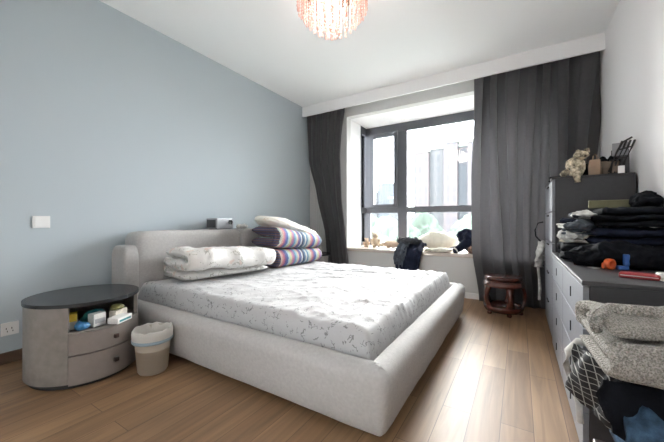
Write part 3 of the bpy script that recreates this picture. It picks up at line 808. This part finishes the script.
o = lump('folded_hoodie', (.62, 2.44, 1.062), (.07, .12, .04), M['black'], seed=63, amp=.02, ridge=.015, sc=14, sub=5); tag(o, 'black hoodie rolled up highest on the dresser heap against the white wall', 'hoodie')
o = lump('crumpled_jacket', (.44, 2.10, DZ+.055), (.235, .13, .065), M['black'], seed=64, amp=.03, ridge=.02, sc=10, floor=DZ+.001, sub=6); tag(o, 'crumpled black jacket spread low in front of the dresser heap', 'jacket')

# ------------------------------------------------------------------ small things on the dresser
r = empty('tape_dispenser', (.375, 1.965, DZ), R(20), 'orange tape roll with a blue holder on the low dresser before the clothes', 'tape')
bm = bmesh.new(); lathe(bm, [(.013, -.01), (.026, -.01), (.026, .01), (.013, .01), (.013, -.01)], 24); link('tape_roll', bm, M['orange'], r, loc=(0, 0, .0265), rot=(R(90), 0, R(20)))
bm = bmesh.new(); box(bm, .03, .075, -.012, .012, 0, .02, .003, 1); box(bm, .06, .078, -.012, .012, .02, .075, .003, 1); link('holder', bm, M['blueplastic'], r, False)
bm = bmesh.new(); box(bm, -.02, .035, .012, .03, 0, .03, .004, 1); link('orange_case', bm, M['orange'], r, False)
r = empty('red_pouch', (.425, 1.72, DZ), R(-18), 'flat red case lying on the low dresser near its end', 'case')
bx('case_body', -.065, .055, -.028, .028, 0, .022, M['red'], r, bev=.006)
bx('zip', -.06, .05, -.0295, -.0275, .010, .013, M['steel'], r)
cb = empty('charging_cable', (.5, 1.72, DZ), 0, 'white charger and coiled cable beside the red case', 'charger')
bx('charger_plug', -.03, .03, -.02, .02, 0, .03, M['white'], cb, bev=.006)
bm = bmesh.new(); tube(bm, [(.03, 0, .012), (.055, -.01, .008), (.06, -.05, .006), (.02, -.07, .006), (-.02, -.06, .006), (-.03, -.035, .006)], .0045, 8); link('cable', bm, M['white'], cb)
carton('paper_tag', (.318, 1.99, DZ), (.028, .05, .0015), R(25), M['paleshirt'], 'small pale paper tag lying on the dresser before the black jacket', 'tag')

# ------------------------------------------------------------------ near heap on a low bench
be = empty('low_bench', (.43, 1.11, 0), 0, 'low dark wooden bench beneath the pile with the grey knit cardigan', 'bench')
bx('seat', -.22, .23, -.22, .22, .19, .22, M['brown'], be, bev=.004)
for a, b in ((-.18, -.18), (.19, -.18), (-.18, .18), (.19, .18)): bx('leg', a-.02, a+.02, b-.02, b+.02, 0, .19, M['brown'], be)
K2 = dict(amp=.02, sc=8, jit=.05, ridge=.012, my=40)
heap([
    ('folded_jeans', (.47, 1.21, .221), .44, .34, 3, .078, 'denim', 86, 71, 'blue denim jeans folded at the bottom of the pile below the grey cardigan', 'jeans', dict(K2, amp=.03, ridge=.02)),
    ('folded_trousers', (.47, 1.26, .452), .42, .30, 2, .036, 'black', 88, 72, 'black trousers folded between the denim jeans and the grey cardigan', 'trousers', K2),
])
r = empty('lined_jacket', (.2, 1.22, .3), 0, 'black jacket with a white checked lining hanging out under the grey cardigan', 'jacket')
inv = Matrix.Translation(r.location).inverted()
def surf(fn, nu=30, nv=22): return [[fn(i/nu, j/nv) for j in range(nv+1)] for i in range(nu+1)]
q = drape('checked_lining', surf(lambda s, t: (lerp(.165, .238, t)+.012*sin(t*9+s*4)-.014*sin(pi*min(1, s*1.2)), lerp(1.34, 1.12, t), .53-.17*s-.01*sin(t*6))), M['grid'], r, th=.010, amp=.012, sc=12, seed=2); q.matrix_parent_inverse = inv
bm = bmesh.new(); tube(bm, [(.22, 1.34, .535), (.175, 1.345, .53), (.148, 1.35, .49), (.142, 1.35, .44), (.158, 1.34, .38), (.172, 1.32, .33), (.176, 1.31, .27)], [.010, .014, .013, .011, .010, .010, .010], 10)
q = link('pale_trim', bm, M['paleshirt'], r); q.matrix_parent_inverse = inv
q = drape('jacket_front', surf(lambda s, t: (lerp(.20, .62, t), lerp(1.14, 1.07, t)+.02*sin(t*8+s*3)-.03*s, .52-.14*s+.04*t*s-.015*sin(t*5+1))), M['black'], r, th=.016, amp=.022, sc=9, seed=5); q.matrix_parent_inverse = inv
r = empty('knit_cardigan', (.44, 1.25, .522), R(2), 'pale grey tweed knit cardigan folded on top of the pile beside the low dresser', 'cardigan')
folded('knit_body', .52, .33, 3, .05, M['knit'], r, loc=(.01, 0, 0), rot=(0, 0, R(90)), amp=.016, sc=6, seed=81, jit=.07, ridge=.010, my=50, gap=.93, start=-1)
bm = bmesh.new(); tube(bm, [(.28, -.10, .125), (.15, -.145, .118), (.02, -.165, .10), (-.10, -.165, .088), (-.19, -.15, .08), (-.235, -.12, .08)], [.03, .03, .026, .026, .024, .016], 14); link('ribbed_sleeve', bm, M['knit'], r)
bm = bmesh.new(); tube(bm, [(.30, .0, .155), (.1, .02, .152), (-.08, .03, .152), (-.2, .02, .15), (-.245, -.03, .135), (-.25, -.08, .11)], [.022, .022, .021, .021, .02, .014], 14); link('collar', bm, M['knit'], r)
bm = bmesh.new(); tube(bm, [(.27, -.15, .085), (.2, -.18, .06), (.17, -.185, .03), (.12, -.165, .005), (.0, -.155, -.002)], [.036, .034, .028, .02, .014], 14); link('cuff', bm, M['knit'], r)

# ------------------------------------------------------------------ stool
st = empty('drum_stool', (-.14, 3.60, 0), 0, 'dark red carved wooden drum stool standing before the wide curtain', 'stool')
bm = bmesh.new(); lathe(bm, [(0, .385), (.15, .385), (.166, .378), (.172, .364), (.166, .35), (.158, .345), (0, .345)], 48); link('seat', bm, M['redwood'], st)
bm = bmesh.new(); lathe(bm, [(.150, .345), (.180, .335), (.192, .305), (.192, .285), (.178, .285), (.150, .30), (.150, .345)], 48); link('apron', bm, M['redwood'], st)
bm = bmesh.new(); lathe(bm, [(.14, .025), (.165, .028), (.18, .05), (.188, .085), (.176, .09), (.15, .07), (.14, .025)], 48); link('base_ring', bm, M['redwood'], st)
for k in range(5):
    t = k*2*pi/5 + R(-68); bm = bmesh.new(); rows = []
    for j in range(13):
        s = j/12; z = lerp(.07, .30, s); rad = .176 + .026*sin(pi*s); hw = .048 - .020*sin(pi*s)
        rows.append([bm.verts.new((q*cos(t+a/rad), q*sin(t+a/rad), z)) for (q, a) in ((rad, -hw), (rad+.006, 0), (rad, hw), (rad-.022, hw), (rad-.022, -hw))])
    for a, b in zip(rows, rows[1:]):
        for i in range(5): bm.faces.new((a[i], a[(i+1) % 5], b[(i+1) % 5], b[i]))
    bm.faces.new(rows[0]); bm.faces.new(rows[-1]); link('leg', bm, M['redwood'], st)
for k in range(5):
    t = k*2*pi/5 + R(-68); bm = bmesh.new(); lathe(bm, [(0, 0), (.018, 0), (.024, .012), (.018, .03), (0, .03)], 12, .155*cos(t), .155*sin(t)); link('foot', bm, M['redwood'], st)

# ------------------------------------------------------------------ cloth hanging from a chest handle
r = empty('hanging_bag', (.19, 3.40, .8), 0, 'white cloth bag hanging by a black loop from the tall chest drawers', 'bag')
bm = bmesh.new(); tube(bm, [(.012, 3.63-3.4, .14), (-.03, 3.63-3.4, .13), (-.055, .235, .06), (-.05, .235, 0), (-.01, .24, -.05), (.0, .24, -.06)], .006, 8); link('black_loop', bm, M['black'], r)
rows = []
for i in range(30):
    s = i/29; z = -.05 - .26*s - (0); w = .022 + .05*sin(pi*min(1, s*1.3))
    rows.append([(-.012 + .02*sin(t*9+s*5) - .03*s, .24 - w + 2*w*t, z) for t in [j/10 for j in range(11)]])
drape('white_cloth', rows, M['paleshirt'], r, th=.02, amp=.012, sc=20, seed=4)
bm = bmesh.new(); tube(bm, [(-.03, .24, -.3), (-.02, .24, -.42), (-.015, .235, -.52), (-.02, .235, -.63)], [.012, .01, .014, .012], 8); link('dangling_strap', bm, M['paleshirt'], r)

# ------------------------------------------------------------------ things on the window seat
def teddy(loc, s, rz, m, label):
    r = empty('plush_toy', loc, rz, label, 'soft toy')
    q = lambda n, c, rad, sd: lump(n, tuple(v*s for v in c), tuple(v*s for v in rad), m, r, seed=sd, amp=.006, ridge=.003, sc=30, sub=3)
    q('body', (0, 0, .075), (.06, .05, .075), 1); q('head', (0, -.01, .175), (.05, .048, .045), 2)
    for e in (-1, 1):
        q('ear', (e*.038, 0, .215), (.017, .01, .017), 3+e); q('arm', (e*.062, -.03, .09), (.022, .03, .045), 6+e); q('leg', (e*.042, -.065, .025), (.026, .05, .025), 9+e)
    return r
teddy((-1.93, 4.42, SILL), 1.0, R(35), M['plush'], 'cream teddy sitting in the corner of the window seat')
teddy((-2.05, 4.36, SILL), .6, R(20), M['peach'], 'tiny peach soft toy sitting beside the cream teddy on the window seat')
rp = empty('plush_toy', (-1.66, 4.42, SILL), R(10), 'long peach soft toy lying between the teddy and the dark jacket', 'soft toy')
lump('body', (0, 0, .05), (.14, .055, .05), M['peach'], rp, seed=4, amp=.01, ridge=.008, sc=16, floor=0, sub=4)
lump('head', (.16, -.01, .055), (.055, .05, .052), M['plush'], rp, seed=6, amp=.01, ridge=.004, sc=18, floor=0, sub=4)
lump('leg', (-.15, -.02, .03), (.05, .03, .028), M['plush'], rp, seed=8, amp=.008, ridge=.004, sc=18, floor=0, sub=4)
# cushion
o = softbox('cushion', .54, .30, .25, M['cushion'], None, (-.99, 4.49, SILL), (0, 0, R(4)), e=2.3, n=26, amp=.018, sc=5, seed=5, ridge=.012, rs=5, pinch=.3); tag(o, 'plump cream cushion lying on the window seat between two dark jackets', 'cushion')
o = softbox('folded_towel', .34, .15, .05, M['creamshirt'], None, (-.90, 4.11, SILL), (0, 0, R(3)), e=3, n=20, amp=.012, sc=9, seed=7, ridge=.01); tag(o, 'cream towel lying flat before the plump cushion on the window seat', 'towel')
# jacket hanging over the sill
jk = empty('draped_jacket', (-1.32, 4.1, SILL), 0, 'dark grey and navy jacket hanging over the edge of the window seat', 'jacket')
def drape_over(name, xa, xb, ztop_back, drop, m, seed, bulge=.0, yback=4.30, skew=0):
    rows = []
    prof = [(yback, SILL+.05+ztop_back*.4), (lerp(yback, 4.12, .35), SILL+.07+ztop_back), (lerp(yback, 4.12, .7), SILL+.06+ztop_back), (4.12, SILL+.045+ztop_back*.6), (4.03, SILL+.035), (3.985, SILL+.012), (3.968, SILL-.05)]
    nb = 10
    for k in range(1, nb+1): prof.append((3.965-.006*sin(k), SILL-.05-(drop-.05)*k/nb))
    fine = []
    for a, b in zip(prof, prof[1:]):
        for i in range(3): fine.append((lerp(a[0], b[0], i/3), lerp(a[1], b[1], i/3)))
    fine.append(prof[-1]); n = len(fine)
    for i, (y, z) in enumerate(fine):
        s = i/(n-1); row = []
        for j in range(25):
            t = j/24
            fold = .02*sin(t*13+seed+s*2)+.012*sin(t*29+seed)
            x = lerp(xa, xb, t) + skew*s + .03*(t-.5)*sin(s*4)
            edge = .03*noise.noise(Vector((t*3, seed, 0)))
            row.append((x, y - (abs(fold)+.004 if s > .35 else 0) , z + (fold*.6 if s <= .4 else edge*s)))
        rows.append(row)
    o = drape(name, rows, m, jk, th=.018, amp=.010, sc=12, seed=seed); o.matrix_parent_inverse = Matrix.Translation(jk.location).inverted(); return o
drape_over('jacket_body', -1.43, -1.10, .03, .27, M['navy'], 3, skew=.0)
drape_over('grey_sleeve', -1.40, -1.28, .055, .19, M['slate'], 7, yback=4.26, skew=-.04).matrix_parent_inverse = Matrix.Translation(Vector(jk.location) + Vector((0, .024, -.008))).inverted()
q = lump('collar', (-1.32, 4.20, SILL+.12), (.16, .09, .05), M['charcoal'], jk, seed=14, amp=.03, ridge=.02, sc=14, sub=5); q.matrix_parent_inverse = Matrix.Translation(jk.location).inverted()
# second jacket bundled beside the curtain
j2 = empty('bundled_jacket', (-.53, 4.24, SILL), 0, 'navy jacket bundled on the window seat beside the wide curtain', 'jacket')
lump('bundle', (0, .02, .20), (.15, .12, .10), M['navy'], j2, seed=22, amp=.03, ridge=.025, sc=12, floor=-.2, sub=5)
lump('bundle_base', (.04, .03, .08), (.12, .12, .085), M['navy'], j2, seed=24, amp=.02, ridge=.02, sc=12, floor=0, sub=4)
bm = bmesh.new(); tube(bm, [(0, -.03, .17), (-.05, -.09, .12), (-.10, -.15, .07), (-.15, -.19, .03), (-.17, -.2, .02)], [.06, .055, .045, .038, .03], 14); link('sleeve', bm, M['navy'], j2)
bm = bmesh.new(); tube(bm, [(-.142, -.184, .036), (-.152, -.191, .029)], [.041, .039], 14); link('white_cuff_stripe', bm, M['white'], j2)
o = lump('knit_hat', (-.47, 4.065, SILL+.05), (.075, .045, .052), M['brownknit'], seed=33, amp=.01, ridge=.008, sc=20, floor=SILL, sub=4); tag(o, 'brown and white patterned woollen hat below the bundled navy jacket', 'hat')

# ------------------------------------------------------------------ chandelier
ch = empty('chandelier', (-1.135, 1.84, H), 0, 'pinkish crystal chandelier of many fine strands hanging from the ceiling', 'chandelier')
bm = bmesh.new(); lathe(bm, [(0, 0), (.11, 0), (.11, -.015), (.09, -.03), (0, -.03)], 32); link('canopy', bm, M['gold'], ch)
bm = bmesh.new(); lathe(bm, [(0, -.03), (.012, -.03), (.012, -.09), (0, -.09)], 12)
lathe(bm, [(.0, -.09), (.25, -.09), (.255, -.10), (.25, -.11), (0, -.11)], 48); link('frame_plate', bm, M['gold'], ch)
def strand(x, y, L, ph):
    bm = bmesh.new(); pr = []; n = int(L/.021)
    for k in range(n):
        z = -.11 - k*L/n; h = L/n
        pr += [(.0022, z), (.0078, z-h*.3), (.0078, z-h*.55), (.0022, z-h*.95)]
    pr += [(.009, pr[-1][1]-.012), (.006, pr[-1][1]-.028), (.0005, pr[-1][1]-.036)]
    lathe(bm, pr, 5); return link('crystal_strand', bm, M['crystal'], ch, False, (x, y, 0), (0, 0, ph))
for rad, cnt, L in ((.245, 34, .17), (.205, 26, .225), (.155, 18, .275), (.105, 13, .31), (.05, 7, .335), (0, 1, .345)):
    for k in range(cnt):
        t = 2*pi*k/cnt + rad*9; strand(rad*cos(t), rad*sin(t), L + random.uniform(-.008, .008), t)
for k in range(4):
    t = k*pi/2+.4
    bm = bmesh.new(); lathe(bm, [(.0, -.11), (.012, -.11), (.016, -.14), (.012, -.165), (0, -.17)], 12, .13*cos(t), .13*sin(t))
    mb = bpy.data.materials.get('warm_bulb')
    if not mb:
        mb, n_, b_ = nt('warm_bulb'); b_.inputs['Emission Color'].default_value = (1, .72, .5, 1); b_.inputs['Emission Strength'].default_value = 5
    link('bulb', bm, mb, ch)
ld = bpy.data.lights.new('chandelier_light', 'POINT'); ld.energy = 8.5; ld.color = (1, .93, .89); ld.shadow_soft_size = .14
lo = bpy.data.objects.new('chandelier_light', ld); COL.objects.link(lo); lo.location = (-1.135, 1.84, 2.47)

# ------------------------------------------------------------------ outside
GZ = -15
struct(bx('ground_outside', -260, 260, 6, 400, GZ-1, GZ, M['concrete']))
def tower(x, y, segs, label):
    r = empty('apartment_tower', (x, y, GZ), 0, label, 'building', 'towers seen through the window')
    for (xa, xb, ya, yb, h, m) in segs:
        w = bx('tower_block', xa, xb, ya, yb, 0, h, M[m], r)
        bx('roof_parapet', xa-.2, xb+.2, ya-.2, yb+.2, h, h+.8, M['concrete'], w)
    return r
# the line of sight runs towards -x, +y
tower(-18.5, 86, [(-7, -3, 0, 12, 35.2, 'tower_pink'), (-3, 1, 1.5, 12, 36, 'tower_white'), (1, 4.5, 0, 12, 37, 'tower_pink'), (4.5, 7, 2, 12, 36, 'tower_blue'), (7, 11.5, 0, 12, 36.5, 'tower_pink'), (11.5, 15, 1.5, 12, 34, 'tower_white'), (15, 20, 0, 12, 30, 'tower_pink')], 'tall pink and white apartment tower seen through the large window pane')
tower(-62, 130, [(0, 6, 0, 12, 29, 'tower_white'), (6, 12, 1, 12, 33, 'tower_blue'), (12, 17, 0, 12, 26, 'tower_white')], 'lower grey blue apartment tower seen through the narrow casement')
tr = empty('tree', (0, 0, 0), 0, None, 'tree', 'trees outside the window')
lump('crown', (0, 0, 11), (4.6, 4.6, 4.2), M['leaf'], tr, seed=3, amp=1.1, ridge=.8, sc=.45, sub=5)
bm = bmesh.new(); tube(bm, [(0, 0, 0), (.1, 0, 5), (0, .1, 9)], [.35, .28, .18], 8); link('trunk', bm, M['bark'], tr)
rt = random.Random(4); first = True
spots = [(x, y) for y, xs in ((41, (-3, -14.5)), (47, (-24, )), (54, (-6.5, -36)), (62, (-17.5, -28)), (70, (-8.5, -42))) for x in xs]
for i, (x, y) in enumerate(spots):
    if first: t = tr; first = False
    else:
        t = tr.copy(); COL.objects.link(t)
        for c in list(tr.children):
            d = c.copy(); COL.objects.link(d); d.parent = t
    s = rt.uniform(.95, 1.05); t.location = (x + rt.uniform(-.4, .4), y, GZ); t.scale = (s*.95, s*.95, s*1.08); t.rotation_euler = (0, 0, rt.uniform(0, 6))
    t['label'] = 'pale green leafy tree below the towers outside the window'

# ------------------------------------------------------------------ light
w = bpy.data.worlds.new('overcast_sky'); scene.world = w; w.use_nodes = True
wn = w.node_tree; bg = wn.nodes['Background']
tc = wn.nodes.new('ShaderNodeTexCoord'); sp = wn.nodes.new('ShaderNodeSeparateXYZ'); rp = wn.nodes.new('ShaderNodeValToRGB')
lk(wn, tc.outputs['Generated'], sp.inputs[0]); lk(wn, sp.outputs[2], rp.inputs[0]); lk(wn, rp.outputs[0], bg.inputs[0])
rp.color_ramp.elements[0].color = (.455, .46, .47, 1); rp.color_ramp.elements[1].color = (.93, .965, 1, 1); rp.color_ramp.elements[1].position = .8
bg.inputs[1].default_value = 14.5
sl = bpy.data.lights.new('hazy_sun', 'SUN'); sl.energy = 14; sl.angle = R(70); sl.color = (1, .97, .92)
sob = bpy.data.objects.new('hazy_sun', sl); COL.objects.link(sob); sob.rotation_euler = (Vector((.42, -1, -.48)).to_track_quat('-Z', 'Y')).to_euler()
pl = bpy.data.lights.new('window_portal', 'AREA'); pl.shape = 'RECTANGLE'; pl.size = BX1-BX0; pl.size_y = 2.0; pl.cycles.is_portal = True
po = bpy.data.objects.new('window_portal', pl); COL.objects.link(po); po.location = ((BX0+BX1)/2, WY+.06, (SILL+SOF)/2); po.rotation_euler = (R(-90), 0, 0)

# ------------------------------------------------------------------ camera
cd = bpy.data.cameras.new('camera'); cam = bpy.data.objects.new('camera', cd); COL.objects.link(cam)
cd.sensor_width = 36; cd.lens = 36*303/664; cd.clip_start = .02; cd.clip_end = 1000
cam.location = (0, 0, .95); cam.rotation_euler = (R(90), 0, R(31.7)); scene.camera = cam
vs = scene.view_settings; vs.view_transform = 'Standard'; vs.look = 'None'; vs.gamma = 1; vs.use_curve_mapping = False; vs.exposure = 1.88
scene.cycles.max_bounces = 10; scene.cycles.diffuse_bounces = 7; scene.cycles.use_denoising = True
scene.cycles.sample_clamp_indirect = 6
